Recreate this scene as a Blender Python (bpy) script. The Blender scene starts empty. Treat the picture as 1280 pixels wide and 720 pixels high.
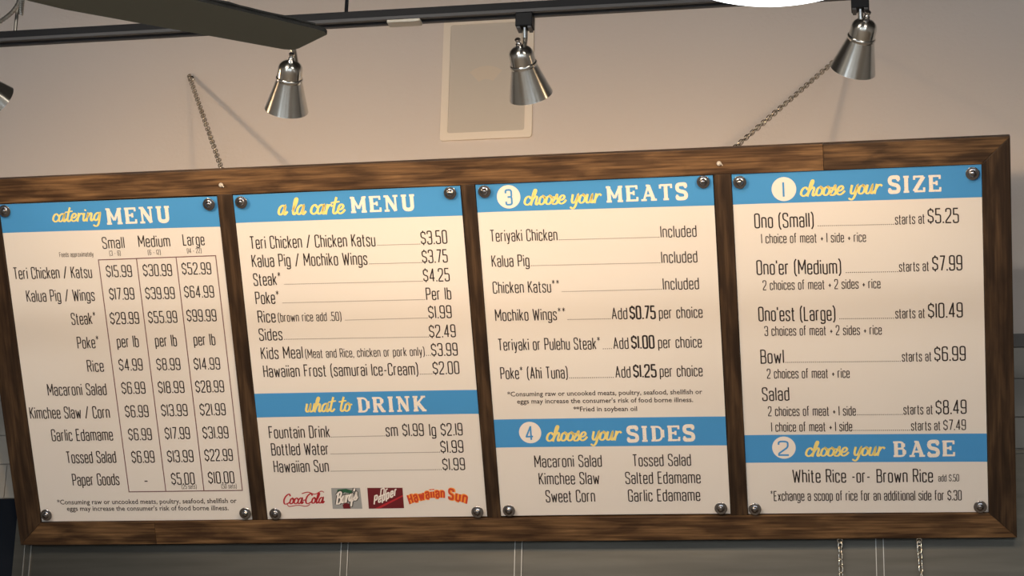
import bpy, bmesh, math, random
from mathutils import Vector, Matrix, noise

# ---------------------------------------------------------------- camera, world, lights, exposure
scene = bpy.context.scene
C = scene.collection
rnd = random.Random(7)

cam_data = bpy.data.cameras.new('camera')
cam_data.sensor_width = 36.0
cam_data.lens = 72.112
cam_data.clip_start = 0.05
cam = bpy.data.objects.new('camera', cam_data)
C.objects.link(cam)
cam.matrix_world = Matrix(((0.9826, 0.0302, 0.1834, 2.3437),
                           (0.1844, -0.2829, -0.9413, -5.7906),
                           (0.0234, 0.9587, -0.2836, 1.6),
                           (0, 0, 0, 1)))
# orthonormalise
_q = cam.matrix_world.to_quaternion()
cam.matrix_world = Matrix.Translation((2.3437, -5.7906, 1.6)) @ _q.to_matrix().to_4x4()
scene.camera = cam

scene.view_settings.view_transform = 'Standard'
scene.view_settings.look = 'None'
scene.view_settings.gamma = 1.0
scene.view_settings.use_curve_mapping = False
scene.view_settings.exposure = 0.27

world = bpy.data.worlds.new('world')
scene.world = world
world.use_nodes = True
wb = world.node_tree.nodes['Background']
wb.inputs['Color'].default_value = (0.80, 0.90, 1.0, 1)
wb.inputs['Strength'].default_value = 3.0

SPOT_POWER = 16.5
SPOT_COLOR = (1.0, 0.69, 0.42)

# unseen warm fill panels under the ceiling, added to brighten the wall
def area(name, loc, sx, sy, power, color):
    l = bpy.data.lights.new(name, 'AREA'); l.shape = 'RECTANGLE'; l.size = sx; l.size_y = sy
    l.energy = power; l.color = color
    o = bpy.data.objects.new(name, l); C.objects.link(o); o.location = loc
    return o
area('fill_light', (0.3, -5.2, 4.72), 1.2, 0.6, 110, (1.0, 0.90, 0.78))
area('fill_light', (3.6, -5.2, 4.72), 1.2, 0.6, 50, (1.0, 0.90, 0.78))
# ---------------------------------------------------------------- materials
def new_mat(name):
    m = bpy.data.materials.new(name); m.use_nodes = True
    nt = m.node_tree; b = nt.nodes['Principled BSDF']
    return m, nt, b
def mat(name, col, rough=0.5, metal=0.0, bump=None, spec=0.5, emit=None):
    m, nt, b = new_mat(name)
    b.inputs['Base Color'].default_value = (*col, 1)
    b.inputs['Roughness'].default_value = rough
    b.inputs['Metallic'].default_value = metal
    b.inputs['Specular IOR Level'].default_value = spec
    if emit:
        b.inputs['Emission Color'].default_value = (*emit[0], 1)
        b.inputs['Emission Strength'].default_value = emit[1]
    if bump:
        tc = nt.nodes.new('ShaderNodeTexCoord'); n = nt.nodes.new('ShaderNodeTexNoise')
        n.inputs['Scale'].default_value = bump[0]; n.inputs['Detail'].default_value = 4
        bp = nt.nodes.new('ShaderNodeBump'); bp.inputs['Strength'].default_value = bump[1]
        bp.inputs['Distance'].default_value = bump[2]
        nt.links.new(tc.outputs['Object'], n.inputs['Vector'])
        nt.links.new(n.outputs['Fac'], bp.inputs['Height'])
        nt.links.new(bp.outputs['Normal'], b.inputs['Normal'])
    return m
def noise_mix(nt, b, vec_scale, scale, detail, c1, c2, lo=0.35, hi=0.65, coord='Object', distort=0.0):
    tc = nt.nodes.new('ShaderNodeTexCoord'); mp = nt.nodes.new('ShaderNodeMapping')
    mp.inputs['Scale'].default_value = vec_scale
    n = nt.nodes.new('ShaderNodeTexNoise'); n.inputs['Scale'].default_value = scale
    n.inputs['Detail'].default_value = detail; n.inputs['Distortion'].default_value = distort
    r = nt.nodes.new('ShaderNodeValToRGB')
    r.color_ramp.elements[0].position = lo; r.color_ramp.elements[0].color = (*c1, 1)
    r.color_ramp.elements[1].position = hi; r.color_ramp.elements[1].color = (*c2, 1)
    nt.links.new(tc.outputs[coord], mp.inputs['Vector']); nt.links.new(mp.outputs[0], n.inputs['Vector'])
    nt.links.new(n.outputs['Fac'], r.inputs['Fac'])
    return r, n
def wood(name, dark, light, seed, patch=0.55):
    m, nt, b = new_mat(name)
    r, n = noise_mix(nt, b, (2.4, 62, 62), 2.2, 11, dark, light, 0.30, 0.70, distort=0.25)
    tc = nt.nodes.new('ShaderNodeTexCoord'); mp = nt.nodes.new('ShaderNodeMapping')
    mp.inputs['Scale'].default_value = (5, 22, 22); mp.inputs['Location'].default_value = (seed, seed * 2, 0)
    n2 = nt.nodes.new('ShaderNodeTexNoise'); n2.inputs['Scale'].default_value = 1.3; n2.inputs['Detail'].default_value = 5
    n2.inputs['Distortion'].default_value = 0.4
    r2 = nt.nodes.new('ShaderNodeValToRGB')
    r2.color_ramp.elements[0].position = 0.42; r2.color_ramp.elements[0].color = (patch, patch * .92, patch * .85, 1)
    r2.color_ramp.elements[1].position = 0.60; r2.color_ramp.elements[1].color = (1.15, 1.12, 1.05, 1)
    mx = nt.nodes.new('ShaderNodeMix'); mx.data_type = 'RGBA'; mx.blend_type = 'MULTIPLY'
    mx.inputs['Factor'].default_value = 1.0
    nt.links.new(tc.outputs['Object'], mp.inputs['Vector']); nt.links.new(mp.outputs[0], n2.inputs['Vector'])
    nt.links.new(n2.outputs['Fac'], r2.inputs['Fac'])
    nt.links.new(r.outputs[0], mx.inputs['A']); nt.links.new(r2.outputs[0], mx.inputs['B'])
    nt.links.new(mx.outputs['Result'], b.inputs['Base Color'])
    b.inputs['Roughness'].default_value = 0.48; b.inputs['Specular IOR Level'].default_value = 0.3
    bp = nt.nodes.new('ShaderNodeBump'); bp.inputs['Strength'].default_value = 0.35; bp.inputs['Distance'].default_value = 0.001
    nt.links.new(n.outputs['Fac'], bp.inputs['Height']); nt.links.new(bp.outputs['Normal'], b.inputs['Normal'])
    return m
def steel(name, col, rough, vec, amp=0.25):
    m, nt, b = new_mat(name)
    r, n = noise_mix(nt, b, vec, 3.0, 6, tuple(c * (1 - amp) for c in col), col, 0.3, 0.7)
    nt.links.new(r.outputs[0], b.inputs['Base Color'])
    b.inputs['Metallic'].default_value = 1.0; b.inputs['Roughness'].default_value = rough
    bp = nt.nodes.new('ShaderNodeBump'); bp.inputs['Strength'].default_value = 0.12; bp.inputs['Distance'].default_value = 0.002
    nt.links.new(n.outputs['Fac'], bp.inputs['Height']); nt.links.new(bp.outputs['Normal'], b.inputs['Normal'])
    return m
def brushed(name, col):
    # turned metal: the fine grooves run round the axis of each shade
    m, nt, b = new_mat(name)
    b.inputs['Base Color'].default_value = (*col, 1); b.inputs['Metallic'].default_value = 1.0
    b.inputs['Roughness'].default_value = 0.24; b.inputs['Anisotropic'].default_value = 0.75; b.inputs['Anisotropic Rotation'].default_value = 0.25
    tg = nt.nodes.new('ShaderNodeTangent'); tg.direction_type = 'RADIAL'; tg.axis = 'Z'
    nt.links.new(tg.outputs[0], b.inputs['Tangent'])
    return m
def lettering(name, col, worn, amount=0.36):
    m, nt, b = new_mat(name)
    r, n = noise_mix(nt, b, (1, 1, 1), 420, 2, worn, col, amount - 0.03, amount + 0.03)
    nt.links.new(r.outputs[0], b.inputs['Base Color']); b.inputs['Roughness'].default_value = 0.5
    return m

BLUE = (0.058, 0.285, 0.64)
M = dict(
    wall=mat('wall_paint', (0.71, 0.645, 0.595), 0.85, bump=(95, 0.5, 0.0016), spec=0.2),
    slate=mat('slate_paint', (0.10, 0.125, 0.15), 0.8, bump=(120, 0.3, 0.003), spec=0.2),
    trimgrey=mat('grey_trim', (0.14, 0.135, 0.13), 0.6),
    tile=mat('wall_tile', (0.27, 0.26, 0.235), 0.35, bump=(14, 0.2, 0.002)),
    grout=mat('grout', (0.22, 0.20, 0.18), 0.9),
    navy=mat('opening_navy', (0.006, 0.009, 0.015), 0.9, spec=0.1),
    ceil=mat('ceiling_paint', (0.10, 0.10, 0.10), 0.9),
    floor=mat('floor_tile', (0.25, 0.21, 0.17), 0.5),
    side=mat('side_wall_paint', (0.40, 0.38, 0.36), 0.9),
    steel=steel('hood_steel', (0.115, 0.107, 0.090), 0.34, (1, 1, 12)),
    seam=mat('seam_steel', (0.36, 0.35, 0.32), 0.38, 1.0),
    brushed=brushed('brushed_nickel_turned', (0.74, 0.72, 0.66)),
    nickel=steel('brushed_nickel', (0.56, 0.55, 0.52), 0.24, (18, 18, 1), 0.12),
    chrome=mat('chrome', (0.62, 0.60, 0.58), 0.10, 1.0),
    bolt=mat('bright_bolt', (0.80, 0.77, 0.70), 0.35, 0.4),
    chain=mat('chain_steel', (0.60, 0.54, 0.45), 0.22, 1.0),
    zinc=mat('zinc_chain', (0.78, 0.76, 0.68), 0.25, 1.0),
    cap=mat('cap_steel', (0.34, 0.335, 0.345), 0.16, 1.0),
    black=mat('black_track', (0.005, 0.006, 0.009), 0.5, spec=0.22),
    trackface=mat('track_groove', (0.07, 0.07, 0.075), 0.5),
    blade=mat('fan_blade', (0.17, 0.175, 0.135), 0.5, bump=(60, 0.1, 0.001)),
    bladeedge=mat('fan_blade_dust', (0.02, 0.02, 0.018), 0.95, bump=(400, 0.8, 0.002)),
    bowl=mat('opal_glass', (0.9, 0.9, 0.9), 0.3, emit=((0.92, 0.97, 1.0), 3.0)),
    bulb=mat('bulb', (1, 0.9, 0.7), 0.3, emit=((1.0, 0.74, 0.45), 12.0)),
    spkframe=mat('speaker_frame', (0.88, 0.79, 0.67), 0.6),
    spkgrille=mat('speaker_grille', (0.62, 0.565, 0.49), 0.7),
    spkcone=mat('speaker_cone', (0.67, 0.585, 0.48), 0.7),
    clip=mat('clip_plastic', (0.85, 0.78, 0.66), 0.6),
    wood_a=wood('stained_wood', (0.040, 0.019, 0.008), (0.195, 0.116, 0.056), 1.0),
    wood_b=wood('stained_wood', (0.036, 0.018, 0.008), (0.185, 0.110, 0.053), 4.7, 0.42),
    wood_c=wood('stained_wood_dark', (0.022, 0.012, 0.006), (0.072, 0.044, 0.024), 9.3),  # darker uprights: own tone, with some recess shade put into the colour
    back=mat('backing_board', (0.05, 0.03, 0.02), 0.8),
    paper=mat('poster_paper', (0.71, 0.695, 0.67), 0.42, spec=0.35),
    blue=mat('print_blue', BLUE, 0.42, spec=0.35),
    ink=mat('print_black', (0.016, 0.011, 0.011), 0.5),
    smallink=mat('print_dark_grey', (0.035, 0.026, 0.025), 0.5),
    mauve=mat('print_mauve', (0.17, 0.085, 0.09), 0.5),
    yellow=mat('print_yellow', (0.86, 0.73, 0.25), 0.5),
    white=lettering('print_cream', (0.84, 0.79, 0.72), (0.45, 0.58, 0.68)),
    disc=mat('print_white', (0.80, 0.76, 0.72), 0.5),
    red=mat('print_red', (0.42, 0.02, 0.03), 0.5),
    maroon=mat('print_maroon', (0.13, 0.008, 0.014), 0.5),
    silver=mat('print_silver', (0.30, 0.32, 0.33), 0.5),
    green=mat('print_green', (0.02, 0.10, 0.05), 0.5),
    orange=mat('print_orange', (0.85, 0.33, 0.05), 0.5),
    sunred=mat('print_sun_red', (0.55, 0.05, 0.02), 0.5),
    jet=mat('print_jet', (0.02, 0.02, 0.02), 0.5),
    logowhite=mat('print_logo_white', (0.80, 0.78, 0.75), 0.5),
)

# ---------------------------------------------------------------- helpers
def link(name, me, parent=None, m=None, label=None, kind=None, smooth=False):
    o = bpy.data.objects.new(name, me); C.objects.link(o)
    if m is not None and not me.materials: me.materials.append(m)
    if parent is not None: o.parent = parent
    if label: o['label'] = label
    if kind: o['kind'] = kind
    if smooth:
        for p in me.polygons: p.use_smooth = True
        me.set_sharp_from_angle(angle=math.radians(38))
    return o
def bm_obj(name, bm, parent=None, m=None, **k):
    bmesh.ops.recalc_face_normals(bm, faces=bm.faces)
    me = bpy.data.meshes.new(name); bm.to_mesh(me); bm.free()
    return link(name, me, parent, m, **k)
def thing(name, label, cat, loc=(0, 0, 0), group=None, rot=None):
    o = bpy.data.objects.new(name, None); C.objects.link(o)
    o.empty_display_size = 0.05
    o.location = loc
    if rot is not None: o.rotation_euler = rot.to_euler()
    o['label'] = label; o['category'] = cat
    if group: o['group'] = group
    return o
def box(bm, a, b, bev=0.0):
    x0, y0, z0 = a; x1, y1, z1 = b
    r = bmesh.ops.create_cube(bm, size=1.0)
    vs = r['verts']
    for v in vs:
        v.co = Vector(((x0 + x1) / 2 + v.co.x * (x1 - x0), (y0 + y1) / 2 + v.co.y * (y1 - y0), (z0 + z1) / 2 + v.co.z * (z1 - z0)))
    if bev:
        es = {e for v in vs for e in v.link_edges}
        bmesh.ops.bevel(bm, geom=list(es), offset=bev, segments=2, affect='EDGES', profile=0.6)
def box_obj(name, a, b, m, parent=None, bev=0.0, **k):
    bm = bmesh.new(); box(bm, a, b, bev); return bm_obj(name, bm, parent, m, **k)
def prism(bm, pts, z0, z1, bev=0.0):
    lo = [bm.verts.new((x, y, z0)) for x, y in pts]; hi = [bm.verts.new((x, y, z1)) for x, y in pts]
    n = len(pts); bm.faces.new(lo[::-1]); top = bm.faces.new(hi)
    for i in range(n): bm.faces.new((lo[i], lo[(i + 1) % n], hi[(i + 1) % n], hi[i]))
    if bev:
        bmesh.ops.bevel(bm, geom=list(top.edges), offset=bev, segments=2, affect='EDGES', profile=0.6)
def lathe(bm, prof, seg=32, mtx=None):
    mtx = mtx or Matrix.Identity(4); rings = []
    for s_, r in prof:
        if r < 1e-6: rings.append([bm.verts.new(mtx @ Vector((0, 0, s_)))])
        else: rings.append([bm.verts.new(mtx @ Vector((r * math.cos(2 * math.pi * i / seg), r * math.sin(2 * math.pi * i / seg), s_))) for i in range(seg)])
    for a, b in zip(rings, rings[1:]):
        for i in range(seg):
            j = (i + 1) % seg
            if len(a) == 1 and len(b) == 1: continue
            if len(a) == 1: bm.faces.new((a[0], b[i], b[j]))
            elif len(b) == 1: bm.faces.new((a[i], b[0], a[j]))
            else: bm.faces.new((a[i], b[i], b[j], a[j]))
def tube(bm, pts, r, seg=8, closed=False, cap=True):
    pts = [Vector(p) for p in pts]; n = len(pts); rings = []; up = None
    for i, p in enumerate(pts):
        if closed: t = pts[(i + 1) % n] - pts[i - 1]
        else: t = pts[min(i + 1, n - 1)] - pts[max(i - 1, 0)]
        t.normalize()
        if up is None:
            up = Vector((0, 0, 1)) if abs(t.z) < 0.9 else Vector((1, 0, 0))
        u = (up - t * up.dot(t)).normalized(); w = t.cross(u); up = u
        rings.append([bm.verts.new(p + r * (math.cos(2 * math.pi * k / seg) * u + math.sin(2 * math.pi * k / seg) * w)) for k in range(seg)])
    m = n if closed else n - 1
    for i in range(m):
        a, b = rings[i], rings[(i + 1) % n]
        for k in range(seg): bm.faces.new((a[k], a[(k + 1) % seg], b[(k + 1) % seg], b[k]))
    if cap and not closed: bm.faces.new(rings[0][::-1]); bm.faces.new(rings[-1])
def basis(z, x=None):
    z = Vector(z).normalized(); x = Vector(x) if x is not None else (Vector((1, 0, 0)) if abs(z.x) < .9 else Vector((0, 1, 0)))
    x = (x - z * x.dot(z)).normalized(); y = z.cross(x)
    return Matrix((x, y, z)).transposed()

# ---------------------------------------------------------------- the setting
W0, W1, ROOM_Y, CEIL = -4.2, 7.2, -12.0, 4.78
def wall_plane(name, a, b, m, **k):
    o = box_obj(name, a, b, m, **k); o['kind'] = 'structure'; return o
WY = -0.42
wall_plane('wall_back', (W0, WY, 0.0), (W1, WY + 0.15, CEIL), M['wall'])
wall_plane('floor', (W0 - .15, ROOM_Y, -0.1), (W1 + .15, WY + 0.15, 0.0), M['floor'])
wall_plane('ceiling', (W0 - .15, ROOM_Y, CEIL), (W1 + .15, WY + 0.15, CEIL + 0.1), M['ceil'])
wall_plane('wall_left', (W0 - 0.15, ROOM_Y, 0.0), (W0, WY + 0.15, CEIL), M['side'])
wall_plane('wall_right', (W1, ROOM_Y, 0.0), (W1 + 0.15, WY + 0.15, CEIL), M['side'])
# unseen front added to shape daylight and reflections: openings between piers, wall above
for a_, b_ in ((W0, -3.2), (-0.7, 0.3), (2.9, 3.9), (6.4, W1)):
    wall_plane('wall_front_added', (a_, ROOM_Y, 0.0), (b_, ROOM_Y + 0.15, 2.9), M['side'])
wall_plane('wall_front_added', (W0, ROOM_Y, 2.9), (W1, ROOM_Y + 0.15, CEIL), M['side'])
wall_plane('trim_1', (W0, WY - 0.008, 3.0115), (W1, WY, 3.0473), M['trimgrey'])
wall_plane('dark_opening_panel', (W0, WY - 0.003, 1.20), (W1, WY, 2.6400), M['navy'])  # dark opening below the tiles, its darkness put into a navy panel
bed = wall_plane('trim_3', (W0, WY - 0.003, 2.6405), (W1, WY, 3.0105), M['grout'])
# ceramic wall tiles, four courses, each tile its own piece
def tile_mesh(h):
    me = bpy.data.meshes.new('tile'); bm = bmesh.new(); box(bm, (0.0012, -0.0045, 0.0012), (0.2488, 0.0, h - 0.0012), 0.001)
    bm.to_mesh(me); bm.free(); me.materials.append(M['tile']); return me
rows = [(2.6405, 2.7390), (2.7390, 2.8228), (2.8228, 2.9258), (2.9258, 3.0105)]
for r_i, (z, z1) in enumerate(rows):
    me = tile_mesh(z1 - z)
    for k in range(25):
        o = link('tile', me, bed); o.location = (-0.90 + k * 0.25 + (0.125 if r_i % 2 else 0), WY - 0.003 + rnd.uniform(-.0004, .0004), z)

# ---------------------------------------------------------------- sheet steel wall lining with seams
HX0, HX1, HZ0, HZ1 = -0.1035, 3.60, 1.30, 2.725
HB = WY - 0.003; HF = WY - 0.011
hood = thing('steel_wall_lining', 'stainless steel wall lining in seamed sheets below and behind the menu frame', 'wall panel', (0, HF, HZ0))
def hbox(name, a, b_, m, bev=0.0, parent=None, **k):
    o = Vector((0, HF, HZ0)); return box_obj(name, tuple(Vector(a) - o), tuple(Vector(b_) - o), m, parent or hood, bev, **k)
seams = [-0.0605, 0.855, 1.335, 2.285, 3.24]
prev = HX0
for i, sx in enumerate(seams + [HX1]):
    a = prev + (0.0005 if i == 0 else 0.0105); b_ = sx - 0.0105 if i < len(seams) else HX1
    bm = bmesh.new()
    nx, nz = max(2, int((b_ - a) / 0.05)), 28
    g = {}
    for ix in range(nx + 1):
        for iz in range(nz + 1):
            x = a + (b_ - a) * ix / nx; z = HZ0 + (HZ1 - HZ0) * iz / nz
            e = min(ix, nx - ix, iz, nz - iz)
            d = 0 if e == 0 else 0.0016 * noise.noise(Vector((x * 3.1, z * 4.3, i * 7.7)))
            g[ix, iz] = bm.verts.new((x, d, z - HZ0))
    for ix in range(nx):
        for iz in range(nz): bm.faces.new((g[ix, iz], g[ix + 1, iz], g[ix + 1, iz + 1], g[ix, iz + 1]))
    r = bmesh.ops.extrude_face_region(bm, geom=list(bm.faces))
    for v in r['geom']:
        if isinstance(v, bmesh.types.BMVert): v.co.y = HB - HF
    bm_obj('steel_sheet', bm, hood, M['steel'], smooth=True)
    if i < len(seams):
        st_ = hbox('seam_strip', (sx - 0.0100, HF - 0.0020, HZ0), (sx + 0.0100, HB, HZ1), M['steel'], 0.0008)
        for dx in (-0.0095, 0.0095):
            hbox('seam_bead', (sx + dx - 0.0010, HF - 0.0042, HZ0), (sx + dx + 0.0010, HF + 0.002, HZ1), M['seam'], 0.0, st_)
    prev = sx
hbox('top_trim', (HX0, HF - 0.003, HZ1), (HX1, HB, HZ1 + 0.010), M['steel'], 0.001)

# ---------------------------------------------------------------- menu board frame (leans forward from the hood)
TILT = math.radians(30.5)
BO = Vector((0.0, -0.5, 2.557))
BR = Matrix(((1, 0, 0), (0, -math.sin(TILT), -math.cos(TILT)), (0, math.cos(TILT), -math.sin(TILT))))
def bw(u, v, d=0.0): return BO + BR @ Vector((u, v, d))
PX = [0.0, 0.6522, 1.2978, 1.9511]; PW, PH = 0.61, 0.9024
RT = 0.0655; RS = 0.0685; U1 = 2.5611
TH = 0.028
frame = thing('menu_board_frame', 'long stained wood frame with mitred corners holding four menu posters, hung from chains', 'frame', BO, rot=BR)
def rail(name, pts, m, vertical=False, label=None, z0=-TH, z1=0.0):
    cx = sum(p[0] for p in pts) / len(pts); cy = sum(p[1] for p in pts) / len(pts)
    if vertical: loc = [((y - cy), -(x - cx)) for x, y in pts]
    else: loc = [(x - cx, y - cy) for x, y in pts]
    bm = bmesh.new(); prism(bm, loc, z0, z1, 0.0012)
    o = bm_obj(name, bm, frame, m, label=label)
    o.location = (cx, cy, 0)
    if vertical: o.rotation_euler = (0, 0, math.pi / 2)
    return o
OL, OR_, OT, OB = -RS, U1 + RS, PH + RT, -RT
g_ = 0.0004
rail('top_rail', [(0, PH), (2.1802 - g_, PH), (2.1802 - g_, OT), (OL, OT)], M['wood_a'])
rail('top_rail', [(2.1802 + g_, PH), (U1, PH), (OR_, OT), (2.1802 + g_, OT)], M['wood_b'])
rail('bottom_rail', [(OL, OB), (0.3296 - g_, OB), (0.3296 - g_, 0), (0, 0)], M['wood_b'])
rail('bottom_rail', [(0.3296 + g_, OB), (OR_, OB), (U1, 0), (0.3296 + g_, 0)], M['wood_a'])
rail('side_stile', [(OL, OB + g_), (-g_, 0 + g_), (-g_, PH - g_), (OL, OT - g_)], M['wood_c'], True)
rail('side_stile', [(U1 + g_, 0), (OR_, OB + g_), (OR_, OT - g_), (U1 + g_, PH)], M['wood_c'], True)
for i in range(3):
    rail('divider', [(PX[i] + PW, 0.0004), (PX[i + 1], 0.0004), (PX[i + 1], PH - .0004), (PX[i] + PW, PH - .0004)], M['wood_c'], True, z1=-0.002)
bm = bmesh.new(); box(bm, (0.0, 0.0, -0.026), (U1, PH, -0.016)); bm_obj('backing_panel', bm, frame, M['back'])
for (u, v) in ((0.6267, 0.9287), (1.9231, 0.9314)):
    bm = bmesh.new()
    lathe(bm, [(-0.033, 0), (-0.033, .003), (0.004, .003), (0.004, .0062), (0.007, .0056), (0.009, .0035), (0.009, 0)], 12)
    t_ = [(0.0, 0.0, 0.008), (0.002, 0.002, 0.013), (0.006, 0.001, 0.014), (0.009, -0.004, 0.012)]
    tube(bm, t_, 0.0016, 6)
    o = bm_obj('bolt_end', bm, frame, M['bolt'], label='bright bolt end poking through the top rail'); o.location = (u, v, 0.0)
    bm = bmesh.new()
    tube(bm, [(0.006 * math.cos(a), 0, 0.006 * math.sin(a)) for a in [k * math.pi / 5 for k in range(10)]], 0.0016, 6, True)
    o = bm_obj('eye_screw', bm, frame, M['chain']); o.location = (u, v, -TH - 0.0078)
for u in (2.1848, 2.3855):
    bm = bmesh.new()
    tube(bm, [(0.0065 * math.cos(a), 0.0065 * math.sin(a), 0) for a in [k * math.pi / 5 for k in range(10)]], 0.0016, 6, True)
    o = bm_obj('eye_screw', bm, frame, M['zinc']); o.location = (u, OB - 0.0078, -0.006)

# ---------------------------------------------------------------- lettering
# condensed monoline face: glyph = (width, paths); 'o' closes a path, 's' keeps a vertex sharp
G = {
 '0': (30, 'o0,0 30,0 30,100 0,100'), '1': (0, '0,0 0,100'),
 '2': (30, '0,76 0,100 30,100 30,58 0,12 0,0s 32,0'),
 '3': (30, '0,78 0,100 30,100 30,52 9,52|9,52 30,52 30,0 0,0 0,22'),
 '4': (32, '24,0 24,100s 0,25s 34,25'), '5': (30, '29,100 1,100s 1,58s 30,58 30,0 0,0 0,20'),
 '6': (30, '30,80 30,100 0,100 0,0 30,0 30,58 0,58'), '7': (28, '0,100 29,100s 9,0'),
 '8': (30, 'o1,52 29,52 29,100 1,100|o0,0 30,0 30,52 0,52'), '9': (30, '0,20 0,0 30,0 30,100 0,100 0,42 30,42'),
 '$': (30, '30,74 30,93 0,93 0,54 30,44 30,7 0,7 0,26|15,93 15,106|15,7 15,-7'),
 'A': (34, '0,0 17,100s 34,0|5,30 29,30'), 'B': (30, 'o0,52s 29,52 29,100 0,100s|o0,0s 31,0 31,52 0,52s'),
 'C': (30, '30,74 30,100 0,100 0,0 30,0 30,26'), 'D': (30, 'o0,0s 30,0 30,100 0,100s'),
 'E': (26, '27,100 0,100s 0,0s 27,0|0,52 23,52'), 'F': (26, '27,100 0,100s 0,0|0,52 23,52'),
 'G': (30, '30,74 30,100 0,100 0,0 30,0 30,46s 17,46'), 'H': (30, '0,0 0,100|30,0 30,100|0,52 30,52'),
 'I': (0, '0,0 0,100'), 'K': (30, '0,0 0,100|30,100 2,44|10,56 31,0'), 'L': (24, '0,100 0,0s 25,0'),
 'M': (44, '0,0 0,100s 22,30s 44,100s 44,0'), 'O': (30, 'o0,0 30,0 30,100 0,100'),
 'P': (30, '0,0 0,100s 30,100 30,46 0,46'), 'R': (30, '0,0 0,100s 30,100 30,50 0,50|16,50 31,0'),
 'S': (30, '30,76 30,100 0,100 0,58 30,42 30,0 0,0 0,24'), 'T': (32, '0,100 32,100|16,100 16,0'),
 'W': (50, '0,100 12,0s 25,84s 38,0s 50,100'),
 'a': (26, '0,54 0,72 26,72 26,0|26,42 0,42 0,0 26,0'), 'b': (26, '0,100 0,0|o0,0 26,0 26,72 0,72'),
 'c': (24, '24,52 24,72 0,72 0,0 24,0 24,20'), 'd': (26, '26,100 26,0|o0,0 26,0 26,72 0,72'),
 'e': (26, '26,18 26,0 0,0 0,72 26,72 26,36s 0,36'), 'f': (17, '5,0 5,100 18,100|-2,70 16,70'),
 'g': (26, '26,30 26,72 0,72 0,0 26,0|26,72 26,-22 0,-22 0,-12'), 'h': (26, '0,0 0,100|0,54 0,72 26,72 26,0'),
 'i': (0, '0,0 0,72|0,88 0,99'), 'j': (6, '6,72 6,-22 -4,-22|6,88 6,99'), 'k': (25, '0,0 0,100|24,72 1,28|8,40 25,0'),
 'l': (0, '0,0 0,100'), 'm': (46, '0,0 0,72|0,54 0,72 23,72 23,0|23,54 23,72 46,72 46,0'),
 'n': (26, '0,0 0,72|0,54 0,72 26,72 26,0'), 'o': (26, 'o0,0 26,0 26,72 0,72'),
 'p': (26, '0,72 0,-24|o0,0 26,0 26,72 0,72'), 'q': (26, '26,72 26,-24|o0,0 26,0 26,72 0,72'),
 'r': (16, '0,0 0,72|0,50 0,72 17,72'), 's': (24, '24,54 24,72 0,72 0,42 24,30 24,0 0,0 0,18'),
 't': (16, '5,94 5,0 17,0|-3,70 16,70'), 'u': (26, '0,72 0,0 26,0|26,72 26,0'), 'v': (26, '0,72 13,0s 26,72'),
 'w': (42, '0,72 10,0s 21,58s 32,0s 42,72'), 'x': (26, '0,72 26,0|0,0 26,72'), 'y': (26, '0,72 13,2|26,72 11,-22 0,-22'),
 'z': (24, '0,72 24,72s 0,0s 25,0'), '.': (0, '0,-3 0,8'), ',': (2, '2,8 0,-12'), "'": (0, '0,100 0,78'),
 '-': (18, '0,40 18,40'), '+': (20, '0,38 26,38|13,56 13,20'), '/': (28, '0,-4 28,104'),
 '(': (10, '11,108 0,88 0,4 11,-16'), ')': (10, '-1,108 10,88 10,4 -1,-16'),
 '*': (20, '~10,108 10,72|~-1,100 21,80|~-1,80 21,100'),
}
# slab serif capitals: '~' marks thin strokes
SL = {
 'M': (84, '10,0 10,100|~10,98 40,30s 44,30s 74,98|74,0 74,100|~-6,4 25,4|~58,4 90,4|~-6,96 14,96|~70,96 90,96|~12,92 40,24|~72,92 44,24'),
 'E': (62, '10,0 10,100|~-4,5 62,5s 62,26|~-4,95 60,95s 60,76|~10,52 42,52|~42,66 42,38'),
 'N': (76, '~12,0 12,100|12,98 64,2|~64,0 64,100|~-4,4 26,4|~-4,96 16,96|~50,96 80,96'),
 'U': (72, '12,96 12,6 60,6 60,96|~-4,96 28,96|~46,96 76,96'),
 'D': (68, '~-4,5 48,5 62,40 62,60 48,95 -4,95|62,25 62,75|12,0 12,100'),
 'R': (70, '12,0 12,100|~-4,95 58,95 58,52 12,52|~-4,4 28,4|36,50 60,4|~52,4 76,4|56,86 56,62'),
 'I': (28, '14,0 14,100|~-2,4 30,4|~-2,96 30,96'),
 'K': (72, '12,0 12,100|~-4,4 28,4|~-4,96 28,96|~60,94 14,40|28,54 62,4|~50,4 78,4|~48,96 76,96'),
 'A': (76, '~10,4 38,96|38,98 66,4|~20,32 56,32|~-6,4 26,4|~50,4 84,4|~24,96 42,96'),
 'T': (68, '34,0 34,100|~2,74 2,95s 66,95s 66,74|~18,4 50,4'),
 'S': (56, '52,78 52,96 4,96 4,56 54,44 54,5 4,5 4,22|~52,70 52,100|~3,0 3,30'),
 'Z': (62, '~4,76 4,95s 58,95|58,95 4,5|~4,5 60,5s 60,28'),
 'B': (66, '12,0 12,100|~-4,95 54,95 54,53 12,53|~12,53 60,53 60,5 -4,5|53,86 53,64|59,42 59,18'),
}
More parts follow.
